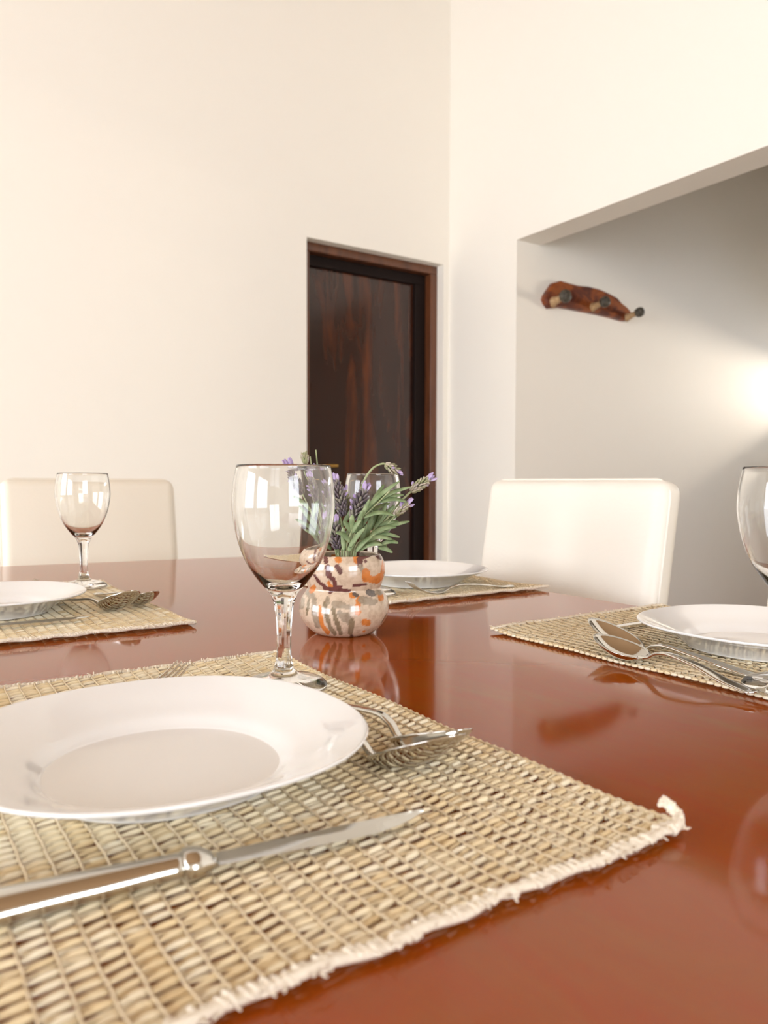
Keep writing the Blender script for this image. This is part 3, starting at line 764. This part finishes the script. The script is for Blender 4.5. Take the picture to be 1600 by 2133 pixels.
sprig('lavender_leaf_sprig', 'leafy lavender stem standing behind the dark plump spike', GL, [inside(.004, .006), Q(735, 1150, .012), Q(760, 1080, .014), Q(778, 1045, .014)],
      leafset([((745, 1110), (775, 1070), .012, .01, 4), ((762, 1080), (812, 1048), .012, .02, 6), ((768, 1070), (790, 1030), .014, .014, 0), ((758, 1100), (810, 1080), .01, .0, 6), ((762, 1110), (800, 1066), .008, .0, 0), ((772, 1104), (788, 1060), .004, .0, 0), ((750, 1110), (752, 1060), .01, .01, 0), ((770, 1120), (830, 1085), .0, .0, 4)]))
sprig('lavender_leaf_sprig', 'leafy lavender stem spreading left behind the front glass', GL, [inside(-.006, .0), Q(700, 1150, -.004), Q(668, 1100, -.006), Q(650, 1060, -.006)],
      leafset([((690, 1145), (640, 1108), -.006, -.01, 6), ((680, 1125), (618, 1085), -.006, -.01, 4), ((668, 1105), (625, 1055), -.006, -.006, 0), ((660, 1085), (672, 1040), -.006, -.006, 0), ((690, 1130), (655, 1085), -.012, -.02, 2), ((700, 1145), (690, 1095), -.014, -.02, 0), ((655, 1070), (612, 1034), -.004, 0, 4)]))
sprig('lavender_leaf_sprig', 'leafy lavender stem at the back of the vase', GL, [inside(.0, .008), Q(715, 1150, .026), Q(712, 1090, .03), Q(700, 1050, .03)],
      leafset([((712, 1100), (735, 1055), .03, .03, 0), ((710, 1095), (685, 1050), .03, .03, 0), ((712, 1120), (690, 1085), .028, .034, 4), ((714, 1125), (745, 1090), .028, .034, 4), ((704, 1065), (712, 1020), .03, .03, 0)]))
sprig('lavender_leaf_sprig', 'leafy lavender stem fanning out low to the right behind the near leaves', GL, [inside(.006, .004), Q(742, 1150, -.004), Q(778, 1105, -.006), Q(806, 1082, -.006)],
      leafset([((760, 1128), (812, 1104), -.006, -.004, 6), ((770, 1115), (835, 1070), -.006, 0, 4), ((780, 1102), (822, 1052), -.006, -.006, 2), ((790, 1095), (838, 1092), -.008, -.014, 6), ((752, 1138), (806, 1138), -.012, -.02, 8), ((764, 1120), (776, 1062), -.008, -.012, 0), ((786, 1098), (806, 1046), -.006, -.004, 0), ((748, 1140), (764, 1092), -.012, -.016, 0)]))

# ------------------------------------------------------------ coat rack on the hall wall
ol = [(200, 400), (230, 350), (290, 260), (370, 235), (450, 260), (560, 290), (680, 300), (800, 330), (920, 385), (1000, 430), (1050, 490), (1110, 540), (1150, 590), (1160, 640), (1120, 680), (1070, 680), (950, 645), (800, 610), (650, 580), (480, 548), (370, 530), (250, 540), (210, 490), (190, 440)]
RY = HY - .03
pts = [on_y(1100 + a / 5.333, 540 + b2 / 5.333, RY) for a, b2 in ol]
cen = sum(pts, Vector()) / len(pts)
rk = empty('coat_rack', (cen.x, HY, cen.z)); tag(rk, 'carved brown driftwood coat rack with three pegs on the hall wall', 'coat rack')
N = len(pts); vs, fs = [], []
for k, (sc, y) in enumerate(((1, HY), (1, HY - .018), (.975, HY - .027), (.90, HY - .033))):
    for p in pts:
        q = cen + (p - cen) * sc; 
        if sc < 1: q = Vector((p.x + (cen.x - p.x) * (1 - sc) * .35, 0, p.z + (cen.z - .15 * (cen.x - p.x) * 0 - p.z) * (1 - sc)))
        vs.append(Vector((q.x, y, q.z)) - rk.location)
for i in range(3):
    for j in range(N): fs.append((i * N + j, i * N + (j + 1) % N, (i + 1) * N + (j + 1) % N, (i + 1) * N + j))
fs.append(tuple(3 * N + j for j in range(N))); fs.append(tuple(reversed(range(N))))
ob = obj('board', vs, fs, M_rack, rk, smooth=False)
for (rx, ry, r) in ((1152, 629, .030), (1234, 640, .026), (1306, 661, .024)):
    p = on_y(rx, ry, RY) - rk.location
    a = Vector((p.x, -.026, p.z)); b2 = a + Vector((.0, -.085, .012))
    pg = tube('peg', spline([a, a.lerp(b2, .5), b2], 5), lambda t, r=r: r * (1 - .45 * math.sin(t * PI * .8)), M_peg, rk, 12)
    kv, kf = [], []
    spindle(kv, kf, b2 + Vector((0, .022, -.003)), b2 + Vector((0, -.028, .004)), r * 1.12, 14, 1.0)
    obj('knob', kv, kf, M_knob, pg)
